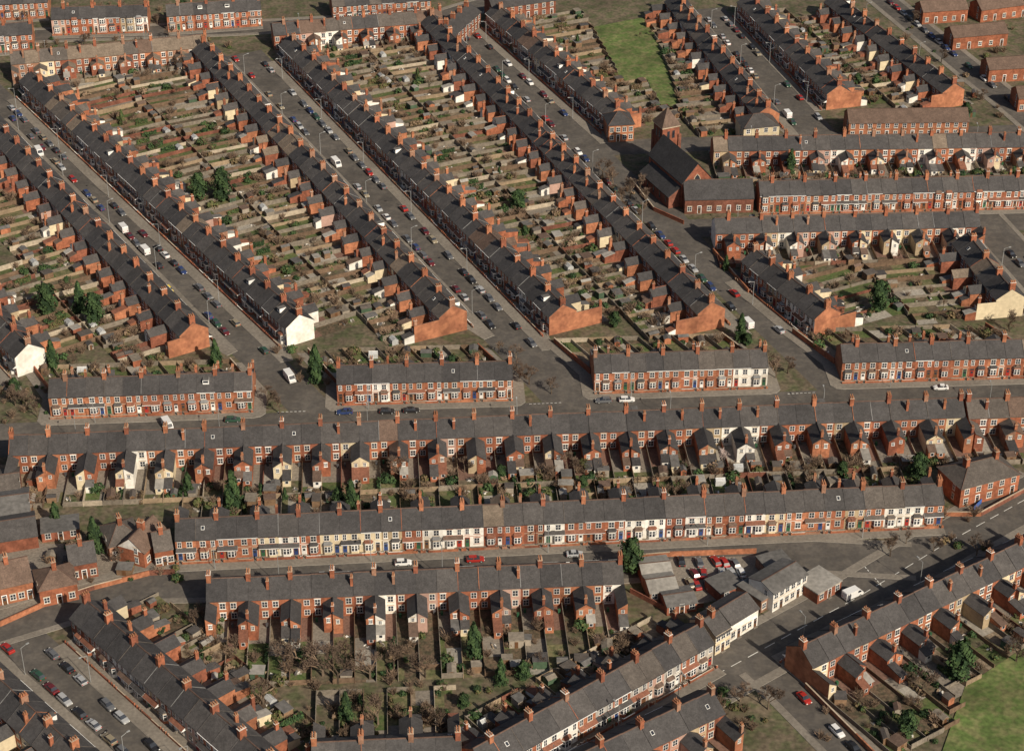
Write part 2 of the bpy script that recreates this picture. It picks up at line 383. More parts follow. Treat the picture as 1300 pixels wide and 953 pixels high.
# ------------------------------------------------------------------ rows
ROWS={}
class Row: pass
def rowline(p0,p1,front):
    r=Row(); r.A=G(*p0,RZ); r.B=G(*p1,RZ); r.A.z=r.B.z=0
    r.d=(r.B-r.A); r.L=r.d.length; r.d.normalize()
    n=Vector((r.d.y,-r.d.x,0))
    if (n.y>0)==(front=='near'): n=-n
    r.n=n; return r
def dist(r,s):
    p=(r.A+r.B)/2; return abs((p-s.A).dot(Vector((s.d.y,-s.d.x,0))))
EXCL=[[G(750,36),G(822,22),G(850,92),G(866,140),G(838,142),G(822,102),G(788,104)],[G(1225,872),G(1330,802),G(1330,1000),G(1180,1000)]]
def inpoly(p,P):
    c=False; n=len(P)
    for i in range(n):
        a,b=P[i],P[i-1]
        if (a.y>p.y)!=(b.y>p.y) and p.x<(b.x-a.x)*(p.y-a.y)/(b.y-a.y)+a.x: c=not c
    return c
SHCOL=[('leaf_mid','leaf_dark','green'),('leaf_olive','leaf_mid','olive'),('leaf_brown','twig','brown'),('leaf_dark','leaf_mid','dark green'),('leaf_brown','leaf_olive','brownish')]
def shrub(p,s=None):
    s=s or U(.7,1.5)
    if R()<.55:
        SHRUB.add(T(p)@Matrix.Rotation(U(0,6),4,'Z')@SX(s,s,s),[('b',random.choice(TWB),Matrix())],dict(leafA='twig',leafB='twig_dark'),'bare brown twiggy shrub in a back garden')
    else:
        kk=random.choice(SHCOL); SHRUB.add(T(p)@Matrix.Rotation(U(0,6),4,'Z')@SX(s,s,s),[('b',random.choice(SHR),Matrix())],dict(leafA=kk[0],leafB=kk[1]),kk[2]+' shrub growing in a back garden')
def shed(p,base,br='brick_b'):
    P2=PSH if R()<.55 else PSF; sk=random.choice(['shed_wood','shed_pale','shed_green',br,'shed_wood','shed_wood'])
    SHED.add(T(p)@base@Matrix.Rotation(random.choice([0,math.pi/2,math.pi])+U(-.1,.1),4,'Z')@SX(U(.6,1.1),U(.65,1.1),U(.8,1.1)),P2,dict(shed=sk,shedroof=random.choice(['felt_roof','felt_light','tile_brown','slate_c','felt_roof','slate_d','slate_d','fence_grey'])),'small '+{'shed_green':'green wooden','shed_pale':'pale wooden','shed_wood':'brown wooden'}.get(sk,'brick')+' shed in a back garden')
PLOT=['grass_green','grass_green','grass_dry','grass_dry','grass_dry','soil','soil','earth','earth','gravel','paving','concrete','grass_green','soil']
def build_row(name,r,back=None,roofs=('slate_a','slate_b','slate_c','slate_a'),bricks=('brick_a','brick_b','brick_c'),paint=.28,wing=(5,7),
              endcol='brick_gable',startcol='brick_gable',bay=.9,canopy=.35,forecourt=1.6,ext=.65,two=0,hs=1.0,front_scheme=None,pavew=2.7,garden=True,zi=[0],lastwhite=False,endwing=None,shear=0,sides=False,lamps=True,partner=None,wz=1.0,pext=0,maxback=40,rearpaint=.12,wingpaint=.18,whites=('paint_white','paint_white','paint_white','paint_cream','paint_grey','paint_pink','render_tan')):
    zi[0]+=1; zoff=.06+.004*zi[0]
    n=max(2,round(r.L/W)); w=r.L/n; y=-r.n; th=math.atan2(-y.x,y.y)
    lx=Vector((math.cos(th),math.sin(th),0)); s=1 if lx.dot(r.d)>0 else -1
    base=Matrix.Rotation(th,4,'Z'); shr=Matrix.Rotation(math.atan(shear),4,'Z')
    roofk=roofs[0]; dfence=U(0,1)
    for i in range(n):
        c=r.A+r.d*(w*(i+.5)); out=((n-1-i)%2==0); m=s if out else -s
        if i%2==0 or R()<.3: roofk=random.choice(roofs)
        if R()<.05: roofk=random.choice(['tile_brown','slate_d','tile_tan','slate_d'])
        br=random.choice(bricks)
        f=br
        if R()<paint: f=random.choice(whites)
        if front_scheme: f=front_scheme(i,n,f)
        rear=br if R()>rearpaint else random.choice(['paint_white','paint_white','paint_cream','render_tan','paint_pink'])
        wingc=rear if R()>wingpaint else random.choice(['paint_white','paint_cream','paint_cream','render_tan','brick_c','brick_e'])
        if lastwhite and i>=n-1: f=rear='paint_white'
        ov=dict(front=f,rear=rear,wing=wingc,brick=br if R()<.85 else 'brick_e',roof=roofk,trim='stone_trim' if R()<.4 else ('paint_white' if R()<.35 else br),gutter='frame_white' if R()<.35 else 'slate_b',
                bayroof=random.choice([roofk,'tile_red','tile_brown','lead']),canopy=random.choice([roofk,'tile_red','tile_brown','slate_c']),coping=roofk if R()<.7 else random.choice(['lead','slate_d',br]),
                door=random.choice(['door_red','door_green','door_blue','door_brown','door_white']),gable_r=br,gable_l=br,wing_side=br,
                extwall=random.choice([br,br,'paint_white','paint_cream',wingc]),extroof=random.choice(['slate_c','tile_red','tile_brown','felt_roof','felt_light','slate_b','slate_a']))
        if i==n-1:
            ov['gable_r' if s>0 else 'gable_l']=endcol; ov['wing_side']=endcol
            if endcol=='brick_gable': ov['wing']='brick_gable'
        if i==0: ov['gable_l' if s>0 else 'gable_r']=startcol
        if i==0 and not out: ov['wing_side']=startcol
        hz=U(-.010,.010)
        M=T(c)@base@SX(w/W,1,hs+hz)
        P=[('wall',PW,Matrix()),('roof',PR,Matrix())]
        if out or i==0: P.append(('chimney',PC,T((m*(HW-.02 if not(i in(0,n-1)) else HW-.55),U(-.15,.15),U(-.3,.2)))))
        if not out and R()<.35: P.append(('chimney',PC2,T((-m*(HW-.4),2.2,2.5))))
        P.append(('door',PD,T((m*1.45,-DP,0.02))))
        t=R()<two
        if t: P.append(('bay_window',PBM,T((-m*.75,-DP,0))))
        else:
            P.append(('bay_window',PB,T((-m*.75,-DP,0))) if R()<bay else ('window',PWIN2,T((-m*.8,-DP,.9))))
            P.append(('window',PWIN2,T((-m*.85,-DP,3.65))))
            if R()<canopy: P.append(('porch_canopy',PCN,T((0,-DP,0))))
        P.append(('window',PWIN,T((m*1.45,-DP,3.6))))
        if R()<.03: P.append(('roof_dormer',PDM,T((0,-1.2,7.2))))
        if R()<.06:
            q=-1 if R()<.5 else 1
            P.append(('skylight',PSK,T((U(-1,1),q*2.1,RZ-2.1*.68+.15))@Matrix.Rotation(-q*.596,4,'X')))
        if forecourt: P.append(('forecourt_wall',PFW[0 if m>0 else 1],T((0,-DP-forecourt,0))))
        P.append(('window',PWIN2,T((-m*1.15,DP,3.5))@RZ180)); P.append(('window',PWIN2,T((-m*1.15,DP,.8))@RZ180))
        wl=0
        if wing:
            wl=U(*wing); gi=0 if m>0 else 1; wzz=wz*U(.96,1.04)
            if i==n-1 and endwing is not None: wl=endwing
            if wl>0:
                P.append(('rear_wing',PG[gi],T((0,DP,0))@SX(1,wl,wzz)))
                P.append(('window',PWS,T((m*1.3,DP+wl,2.75*wz))@RZ180))
                if out and R()<.7: P.append(('chimney',PC2,T((m*(HW-(.33 if i==n-1 else 0)),DP+wl-.5,4.4*(wz-1)))))
                if R()<ext: P.append(('rear_extension',PX[gi],T((0,DP+wl,0))@SX(1,U(.7,1.6),U(.9,1.1))))
        fn={'paint_white':'white-painted','paint_cream':'cream-painted','paint_pink':'pink-painted','paint_grey':'grey-rendered','render_tan':'tan-rendered'}.get(f,'red-brick')
        HOUSE.add(M,P,ov,f'{fn} terraced house with slate roof and chimney stack' if 'slate' in roofk else f'{fn} terraced house with brown tiled roof')
        if garden and (back or partner):
            q=lambda x,yy,z=0: (T(c)@base)@Vector((x-shear*(yy-DP),yy,z))
            hw=w/2
            if partner:
                pn=Vector((partner.d.y,-partner.d.x,0)); bk=min(maxback,abs((c-partner.A).dot(pn))/abs(pn.dot(r.n))/2)
            else: bk=back
            yy=DP
            while yy<bk:
                if any(inpoly(q(0,yy),E) for E in EXCL): break
                yy+=.5
            bk=max(DP+3,min(bk,yy))
            cuts=[DP,min(bk,DP+wl+U(1,3))]
            while cuts[-1]<bk-.3: cuts.append(min(bk,cuts[-1]+U(3,10)))
            for j,(a,b) in enumerate(zip(cuts,cuts[1:])):
                k=random.choice(['paving','concrete','soil','paving_red','gravel','paving']) if j==0 else random.choice(PLOT)
                if b-a<.05: continue
                if j and R()<.35:
                    xm=U(-.6,.6)*hw; k2=random.choice(PLOT)
                    gardens.face([q(-hw,a,zoff),q(xm,a,zoff),q(xm,b,zoff),q(-hw,b,zoff)],k); gardens.face([q(xm,a,zoff),q(hw,a,zoff),q(hw,b,zoff),q(xm,b,zoff)],k2)
                else: gardens.face([q(-hw,a,zoff),q(hw,a,zoff),q(hw,b,zoff),q(-hw,b,zoff)],k)
            fk=random.choice(['fence_brown','fence_grey','fence_tan','fence_brown','fence_grey','fence_grey','brick_d' if R()<.5 else 'fence_tan','fence_pale' if R()<.6 else 'fence_grey'])
            st=DP+.3; ln=max(2,min(15,int((bk-st)/1.8)))
            fl={'fence_brown':'brown wooden','fence_grey':'weathered grey timber','fence_tan':'tan timber','fence_pale':'pale timber'}.get(fk,'low red brick')
            hg=R()
            FENCE.add(T(q(-HW*s,st))@base@shr,[('panel',FN[ln],SX(1,(bk-st)*math.sqrt(1+shear**2)/(1.8*ln),U(.7,1.2)))],dict(fence=fk),fl+' fence between two back gardens')
            if hg<.3 and bk>17:
                kk=random.choice(SHCOL); HEDGE.add(T(q(-HW*s+U(.3,.8),U(DP+wl+3,bk-6)))@base@shr@SX(1,U(.7,1.0),U(.8,1.2)),[('h',random.choice(HDG),Matrix())],dict(leafA=kk[0],leafB=kk[1]),kk[2]+' hedge along a back garden fence')
            if R()<.75: FENCE.add(T(q(0,bk-.12))@base,[('panel',PEF,Matrix())],dict(fence=fk),fl+' fence across end of a back garden')
            if R()<.12 and bk-DP-wl>8: FENCE.add(T(q(0,U(DP+wl+3,bk-3)))@base,[('panel',PEF,SX(1,1,.7))],dict(fence=random.choice(['fence_brown','fence_tan','fence_grey'])),'low timber fence across a back garden')
            free0=DP+wl+2.5
            def spot(a,b): return q(U(-hw+.8,hw-.8),U(a,b))
            if bk-free0>3:
                x=R()
                if x<.36: shed(q(U(-.6,.6),bk-U(1.5,3.5)),base,br)
                elif x<.40: GH.add(T(q(0,bk-U(2,4)))@base,PGH,{},'small white framed greenhouse in a garden')
                if R()<.08: shed(spot(free0,bk-3),base,br)
                for _ in range(random.choice([0,1,2,2,3,4,5])): shrub(spot(free0-1,bk-.5))
                for _ in range(random.choice([0,0,1,1,2])): PILE.add(T(spot(free0-2,bk-1))@Matrix.Rotation(U(0,6),4,'Z')@SX(U(.35,.8),U(.35,.8),U(.4,.8)),[('b',random.choice(PPL),Matrix())],{},'untidy pile of boards and junk in a garden')
            if R()<.5: BIN.add(T(q(-m*1.5,DP+U(.6,3)))@base,[('b',PBIN,Matrix())],dict(bin=random.choice(['bin_green','bin_grey'])),'plastic wheelie bin beside a house wall')
    q=lambda a,yy,z: r.A+r.d*a+r.n*yy+Vector((0,0,z))
    def slab(c,z,k):
        P=[q(a,b,z) for a,b in c]
        if (P[1]-P[0]).cross(P[2]-P[1]).z<0: P=P[::-1]
        pave.face(P,k)
        for j in range(4):
            a,b=P[j],P[(j+1)%4]; pave.face([(a.x,a.y,0),(b.x,b.y,0),b,a],'kerb')
    if forecourt: slab([(0,DP),(r.L,DP),(r.L,DP+forecourt+.12),(0,DP+forecourt+.12)],.035+.0005*zi[0],'paving')
    if pavew:
        f0=DP+forecourt+pavew
        slab([(0,DP+forecourt+.121),(r.L,DP+forecourt+.121),(r.L,f0),(0,f0)],.13,'pavement')
        if pext: slab([(r.L,DP+.2),(r.L+pext,DP+1.8),(r.L+pext-.8,f0),(r.L,f0)],.127,'pavement')
    if sides:
        L0=r.L; f0=DP+forecourt+pavew
        for x0,sg in ((0,-1),(L0,1)):
            slab([(x0,f0),(x0+sg*2.0,f0-.5),(x0+sg*3.2,f0-2),(x0,f0-2)],.135,'pavement')
            slab([(x0,f0-2),(x0+sg*3.2,f0-2),(x0+sg*3.2,-DP),(x0,-DP)],.135,'pavement')
            dx=-shear*(back-DP)
            slab([(x0,-DP),(x0+sg*3.2,-DP),(x0+sg*3.2+dx,-back),(x0+dx,-back)],.135,'pavement')
            bwall(q(x0+sg*.15,-DP,0),q(x0+sg*.15+dx,-back,0),random.choice(bricks))
    r.road=DP+forecourt+pavew
    if lamps:
        t=U(8,16)
        while t<r.L-3:
            LAMP.add(T(q(t,r.road-.4,0))@base,PLAMP,{},'tall grey steel street lamp on the pavement'); t+=U(34,42)
    ROWS[name]=r
    return r
L=rowline
D={}
spec=dict(
 Dm=((-70,330),(36,437),'near'), D0=((-30,128),(245,410),'far'), D1=((38,90),(380,400),'near'), D2=((258,52),(575,388),'far'),
 D3=((368,45),(715,387),'near'), D4=((548,18),(904,384),'far'), D5=((630,5),(785,136),'near'), D6=((858,-8),(975,136),'far'),
 D7=((950,-8),(1066,108),'near'), D8=((1060,-8),(1212,106),'far'),
 R1=((262,735),(790,712),'far'), R2=((222,659),(1195,614),'near'), R3=((12,553),(1222,505),'far'), R3b=((1226,507),(1330,503),'far'),
 R4a=((62,481),(320,472),'near'), R4b=((427,464),(650,458),'near'), R4c=((753,450),(973,443),'near'), R4d=((1067,437),(1320,430),'near'),
 R5=((907,277),(1242,268),'far'), R6=((963,230),(1330,222),'near'), R7=((905,174),(1330,168),'far'),
 E1=((958,316),(1052,390),'near'), E2=((1228,296),(1285,368),'far'),
 F1=((108,760),(345,965),'near'), F0=((-60,808),(128,978),'far'), G1=((600,950),(890,790),'near'), G2=((1016,820),(1330,672),'far'), G3=((740,955),(905,876),'far'),
 R0=((395,942),(585,934),'near'),
 T0=((65,10),(187,6),'near'), T1=((12,66),(262,44),'far'), T2=((345,30),(560,12),'far'), T3=((420,-6),(545,-14),'near'), T4=((-50,34),(40,28),'near'), T5=((210,6),(330,-2),'near'),
 T6=((-50,-6),(60,-12),'near'))
for k,v in spec.items(): D[k]=L(*v)
dw=dict(wing=(3.8,5.6),wz=.96,forecourt=1.9,pavew=3.5,pext=7,ext=.55)
build_row('Dm',D['Dm'],partner=D['D0'],endcol='paint_white',lastwhite=True,endwing=0,**dw)
build_row('D0',D['D0'],partner=D['Dm'],endwing=3.6,**dw)
build_row('D1',D['D1'],partner=D['D2'],endcol='paint_white',paint=.15,lastwhite=True,endwing=0,**dw)
build_row('D2',D['D2'],partner=D['D1'],endwing=7.5,**dw)
build_row('D3',D['D3'],partner=D['D4'],paint=.15,endwing=8,**dw)
build_row('D4',D['D4'],partner=D['D3'],endwing=6.5,**dw)
build_row('D5',D['D5'],partner=D['D6'],paint=.15,**dw)
build_row('D6',D['D6'],partner=D['D5'],**dw)
build_row('D7',D['D7'],partner=D['D8'],wing=(3.6,5),pavew=2.6)
build_row('D8',D['D8'],partner=D['D7'],wing=(3.6,5))
build_row('R1',D['R1'],27,lastwhite=True,wing=(5.5,7.5),wz=1.06,rearpaint=.16,wingpaint=.3)
def r2(i,n,f):
    t=i/n
    if .20<t<.26: return 'paint_cream'
    if .29<t<.36 or .385<t<.50: return 'paint_white' if R()<.75 else f
    if .56<t<.66 or t>.9: return 'paint_white' if R()<.6 else f
    return f if R()<.8 else 'brick_a'
build_row('R2',D['R2'],partner=D['R3'],paint=.3,canopy=.5,wing=(4.5,6.2),bricks=('brick_a','brick_c','brick_a','brick_b'),front_scheme=r2,whites=('paint_white','paint_white','paint_white','paint_cream','render_tan'))
build_row('R3',D['R3'],partner=D['R2'],wing=(6.3,8.2),wz=1.1,rearpaint=.12,wingpaint=.36,bricks=('brick_a','brick_c','brick_a','brick_b'))
build_row('R3b',D['R3b'],17,roofs=('tile_tan','tile_brown'))
for k,e in (('R4a','brick_gable'),('R4b','brick_gable'),('R4c','paint_white'),('R4d','brick_gable')):
    build_row(k,D[k],21 if k!='R4a' else 19,endcol=e,paint=.05,canopy=.2,wing=(3,4.5),bricks=('brick_a','brick_c','brick_a'),shear=.5,sides=True,front_scheme=(lambda i,n,f: 'paint_white' if i>=n-2 else f) if k=='R4c' else None)
build_row('R5',D['R5'],15,paint=.3,startcol='paint_white',wing=(5,6.5),wz=1.08,rearpaint=.4,wingpaint=.3)
build_row('R6',D['R6'],partner=D['R7'],paint=.0,two=.3,wing=(3,5),bricks=('brick_a','brick_c'))
build_row('R7',D['R7'],partner=D['R6'],wing=(4,5.5),rearpaint=.2)
build_row('E1',D['E1'],partner=D['E2'],paint=.5,**dw)
build_row('E2',D['E2'],partner=D['E1'],endcol='paint_cream',wing=(4,6),rearpaint=.3,wingpaint=.3)
build_row('F1',D['F1'],18,paint=.3,wing=(4,6),forecourt=2.2,pavew=3.2); build_row('F0',D['F0'],18,forecourt=2.2,pavew=3.2)
build_row('G1',D['G1'],15,paint=.35,canopy=.5,wing=(3,5))
build_row('G2',D['G2'],30,wing=(4,6.5)); build_row('G3',D['G3'],28,wing=(4,6.5))
build_row('R0',D['R0'],24)
build_row('T0',D['T0'],13,paint=.3,two=.8,wing=(3,4),canopy=0,bricks=('brick_a',)); build_row('T4',D['T4'],13,wing=(3,4),paint=.1); build_row('T5',D['T5'],13,wing=(3,4),paint=.1); build_row('T6',D['T6'],13,wing=(3,4),paint=.1)
build_row('T1',D['T1'],13,roofs=('tile_tan','tile_brown','slate_d'),paint=.1,wing=(3,5),bricks=('brick_b','brick_c','brick_e'))
build_row('T2',D['T2'],14,wing=(4,6),roofs=('tile_brown','slate_d','slate_a')); build_row('T3',D['T3'],12,wing=(3,5),paint=.1)
# ------------------------------------------------------------------ ground, roads
g=MB(); S=3000
g.face([(-S,-S,0),(S,-S,0),(S,S,0),(-S,S,0)],'earth'); struct('ground',g)
def m_car(hatch=True):
    b=MB()
    def loft(m,secs,mk):
        rings=[]
        for x,hw,z0,z1,k in secs:
            rings.append([(x,-hw*.94,z0),(x,-hw,z0+.18),(x,-hw,(z0+z1)*.5+.08),(x,-hw*k,z1),(x,hw*k,z1),(x,hw,(z0+z1)*.5+.08),(x,hw,z0+.18),(x,hw*.94,z0)])
        for a,c in zip(rings,rings[1:]):
            for i in range(7): m.face([a[i],a[i+1],c[i+1],c[i]],mk)
        m.face(rings[0][::-1],mk); m.face(rings[-1],mk)
    loft(b,[(-2.1,.72,.35,.8,.85),(-1.98,.82,.25,.92,.9),(-1.2,.86,.22,.95,.92),(0,.87,.22,.93,.92),(.9,.86,.22,.92,.92),(1.75,.82,.22,.78,.88),(2.05,.72,.3,.62,.85)],'paint')
    x0,x1=(-1.55,.25) if hatch else (-.95,.3)
    rf=[(x0,-.58),(x1,-.58),(x1,.58),(x0,.58)]; z=1.42
    b.face([(x,y,z) for x,y in rf],'paint')
    for i in range(4):
        p,q=rf[i],rf[(i+1)%4]; b.face([(p[0],p[1],z-.07),(q[0],q[1],z-.07),(q[0],q[1],z),(p[0],p[1],z)],'paint')
    gl=MB(); bx0,bx1=(-1.95,.98) if hatch else (-1.55,1.0)
    bt=[(bx0,-.76),(bx1,-.76),(bx1,.76),(bx0,.76)]
    for i in range(4):
        a,c=bt[i],bt[(i+1)%4]; p,q=rf[i],rf[(i+1)%4]
        gl.face([(*a,.92),(*c,.92),(*q,z-.06),(*p,z-.06)],'glass')
    for x in (-.45,):
        for s in (-1,1): b.face([(x-.05,s*.765,.92),(x+.05,s*.765,.92),(x+.05,s*.59,z-.03),(x-.05,s*.59,z-.03)],'paint')
    return b,gl
def m_wheel():
    m=MB(); n=10
    a=[(.31*math.cos(2*math.pi*i/n),-.1,.31*math.sin(2*math.pi*i/n)) for i in range(n)]; c=[(x,.1,z) for x,y,z in a]
    for i in range(n): m.face([a[i],a[(i+1)%n],c[(i+1)%n],c[i]],'rubber')
    m.face(a,'rubber'); m.face(c[::-1],'rubber')
    for s in (-1,1): m.face([(x*.6,s*.11,z*.6) for x,y,z in a][::-s],'steel')
    return split(m,'steel','rim')
WH=m_wheel()
hl=MB(); hl.box(-.05,.05,-.16,.16,-.08,.08,'lamp_glass'); tl=MB(); tl.box(-.05,.05,-.14,.14,-.1,.1,'tail_red')
def carparts(b,gl,xl,hw,zh):
    P=[('body',b,Matrix()),('window',gl,Matrix())]
    for x in (-xl*.62,xl*.62):
        for s in (-1,1): P.append(('wheel',WH,T((x,s*(hw-.08),.31))))
    for s in (-1,1): P.append(('headlight',hl,T((xl-.03,s*.58,zh)))); P.append(('taillight',tl,T((-xl+.03,s*.62,zh+.1))))
    return P
c1=m_car(True); c2=m_car(False)
CARS=[carparts(*c1,2.1,.86,.56),carparts(*c2,2.1,.86,.56)]
def m_van():
    b=MB(); b.prism([(-2.5,.3),(2.4,.3),(2.5,.9),(2.1,1.15),(1.4,2.0),(1.1,2.15),(-2.4,2.2),(-2.5,2.0)],-.92,.92,'paint',axis='y')
    gl=MB(); gl.face([(2.06,-.8,1.23),(2.06,.8,1.23),(1.46,.75,1.98),(1.46,-.75,1.98)],'glass')
    for s in (-1,1): gl.face([(1.9,s*.93,1.25),(.8,s*.93,1.25),(.8,s*.93,1.85),(1.4,s*.93,1.85)],'glass')
    return b,gl
VAN=carparts(*m_van(),2.5,.92,.7)
VK=Kind('white_van','van','vans on the streets',20)
def car(p,ang,ck=None,van=False):
    ck=ck or random.choice(['car_white','car_silver','car_silver','car_black','car_blue','car_red','car_grey','car_grey','car_grey','car_silver','car_green','car_black','car_maroon','car_gold','car_blue'])
    M=T((p.x,p.y,.08))@Matrix.Rotation(ang,4,'Z')
    sc=U(.9,1.03); M=M@SX(sc,.97,U(.94,1.03)) if not van else M
    if van: VK.add(M,VAN,dict(paint='car_white'),'white panel van parked at the kerb')
    else: CAR.add(M,random.choice(CARS),dict(paint=ck),ck[4:]+' car parked along the kerb on the street')
RZI=[0]
def road(pts,width,dash=False,pv=0):
    RZI[0]+=1; z=.008+.003*RZI[0]; h=width/2
    n=len(pts); off=[]
    for i in range(n):
        a=pts[max(i-1,0)]; b=pts[min(i+1,n-1)]; d=(b-a).normalized(); off.append(Vector((-d.y,d.x,0)))
    m=MB()
    for i in range(n-1):
        p=[pts[i]+off[i]*h,pts[i]-off[i]*h,pts[i+1]-off[i+1]*h,pts[i+1]+off[i+1]*h]
        m.face([(v.x,v.y,z) for v in p],'asphalt')
    struct('road',m)
    if pv:
        for s in (-1,1):
            for i in range(n-1):
                p=[pts[i]+off[i]*h*s,pts[i]+off[i]*(h+pv)*s,pts[i+1]+off[i+1]*(h+pv)*s,pts[i+1]+off[i+1]*h*s]
                if s>0: p=p[::-1]
                zz=.1+.001*RZI[0]
                pave.face([(v.x,v.y,zz) for v in p],'pavement')
                for a,b in ((p[0],p[3]),(p[1],p[2])): pave.face([(a.x,a.y,0),(b.x,b.y,0),(b.x,b.y,zz),(a.x,a.y,zz)],'kerb')
    if dash:
        mm=MB()
        for i in range(n-1):
            a,b=pts[i],pts[i+1]; d=(b-a); Ln=d.length; d.normalize(); nn=Vector((-d.y,d.x,0)); t=1
            while t<Ln-3:
                p=a+d*t; q=a+d*(t+3); o=nn*.08
                mm.face([(*(p-o).xy,z+.004),(*(q-o).xy,z+.004),(*(q+o).xy,z+.004),(*(p+o).xy,z+.004)],'road_paint'); t+=5
        struct('road_marking',mm)
def mid(a,b,e0=0,e1=0):
    A=ROWS[a]; B=ROWS[b]
    def pr(p): return B.A+B.d*((p-B.A).dot(B.d))
    p=(A.A+pr(A.A))/2; q=(A.B+pr(A.B))/2; d=(q-p).normalized()
    return [p-d*e0,q+d*e1], (p-A.A).length-A.road
def kerbcars(r,off,prob,a0=2,a1=None,van=0.012):
    t=a0; a1=a1 or r.L-2; ang=math.atan2(r.d.y,r.d.x)
    while t<a1:
        if R()<prob: car(r.A+r.d*t+r.n*(r.road+off+U(-.1,.15)),ang+(math.pi if R()<.5 else 0)+U(-.03,.03),van=R()<van)
        t+=U(5.0,6.3)
def street(a,b,e0,e1,cars=.62):
    (p,q),rh=mid(a,b,e0,e1); h=max(3.0,rh)
    road([p,q],h*2+5)
    for k in (a,b): kerbcars(ROWS[k],1.0,cars,a1=ROWS[k].L+6)
street('D1','D0',40,50); street('D3','D2',12,50); street('D4','D5',20,50,.55); street('D7','D6',10,20,.5)
kerbcars(ROWS['E1'],1.1,.4); kerbcars(ROWS['E2'],1.1,.6); kerbcars(ROWS['D8'],1.1,.5)
road([G(-60,561),G(650,533),G(1400,500)],15.5)
kerbcars(ROWS['R3'],1.2,.4)
for k in('R4a','R4b','R4c','R4d'): kerbcars(ROWS[k],1.2,.3)
kerbcars(ROWS['R2'],1.2,.28); kerbcars(ROWS['R1'],1.2,.35)
road([G(-40,806),G(60,776),G(120,757),G(190,741),G(280,739),G(650,724),G(1000,703),G(1160,712)],11,pv=1.8)
road([G(700,965),G(880,872),G(1090,757),G(1200,690),G(1330,618)],13,dash=True,pv=2.2)
road([G(965,845),G(1010,885),G(1110,985)],8,pv=1.8)
road([G(800,225),G(870,290),G(1330,280)],12)
road([G(735,190),G(900,182),G(1040,178),G(1330,166)],11)
road([G(-40,90),G(0,47),G(300,36),G(560,22),G(700,-20)],11,pv=2)
kerbcars(ROWS['F1'],1.1,.75); kerbcars(ROWS['F0'],1.1,.75)
(p,q),rh=mid('F1','F0',14,30); road([p,q],max(6,rh*2)+4)
road([G(1110,-10),G(1300,145),G(1380,215)],10,pv=2)
road([G(1240,270),G(1340,380)],12,pv=1.5)
for (a,b) in (((1130,5),(1290,135)),((1275,297),(1310,332)),((1262,302),(1296,338)),((1000,868),(1090,958))):
    A,B=G(*a),G(*b); d=(B-A).normalized(); t=0
    while t<(B-A).length:
        if R()<.7: car(A+d*t,math.atan2(d.y,d.x))
        t+=5.8
def mouth(pts,z=.062):
    m=MB(); a,b=G(*pts[0]),G(*pts[1]); d=b-a; n=int(d.length/1.1); dn=d.normalized(); o=Vector((-dn.y,dn.x,0))*.1
    for i in range(n):
        p=a+dn*(i*1.1); q=p+dn*.65
        m.face([(*(p-o).xy,z),(*(q-o).xy,z),(*(q+o).xy,z),(*(p+o).xy,z)],'road_paint')
    struct('road_marking',m)
for p in (((352,523),(395,522)),((672,513),(715,511)),((1000,500),(1040,498)),((1095,716),(1120,744))): mouth(p)
def patch(name,pts,k,z):
    m=MB(); m.face([(p if isinstance(p,Vector) else G(*p))+Vector((0,0,z)) for p in pts],k); struct(name,m)
patch('grass',EXCL[1],'grass_bright',.25)
patch('grass',EXCL[0],'grass_bright',.25)
patch('car_park',[(800,712),(960,705),(985,745),(850,775)],'paving',.07)
patch('yard',[(0,690),(225,690),(205,728),(120,742),(60,765),(0,790)][::-1],'paving',.05)
patch('yard',[(-40,590),(70,590),(70,700),(-40,700)][::-1],'gravel',.045)
for k in range(3):
    for i in range(8):
        if R()<.8: car(G(862+i*12+k*6+U(-3,3),716+k*14+U(-2,2)),1.75+U(-.25,.25))
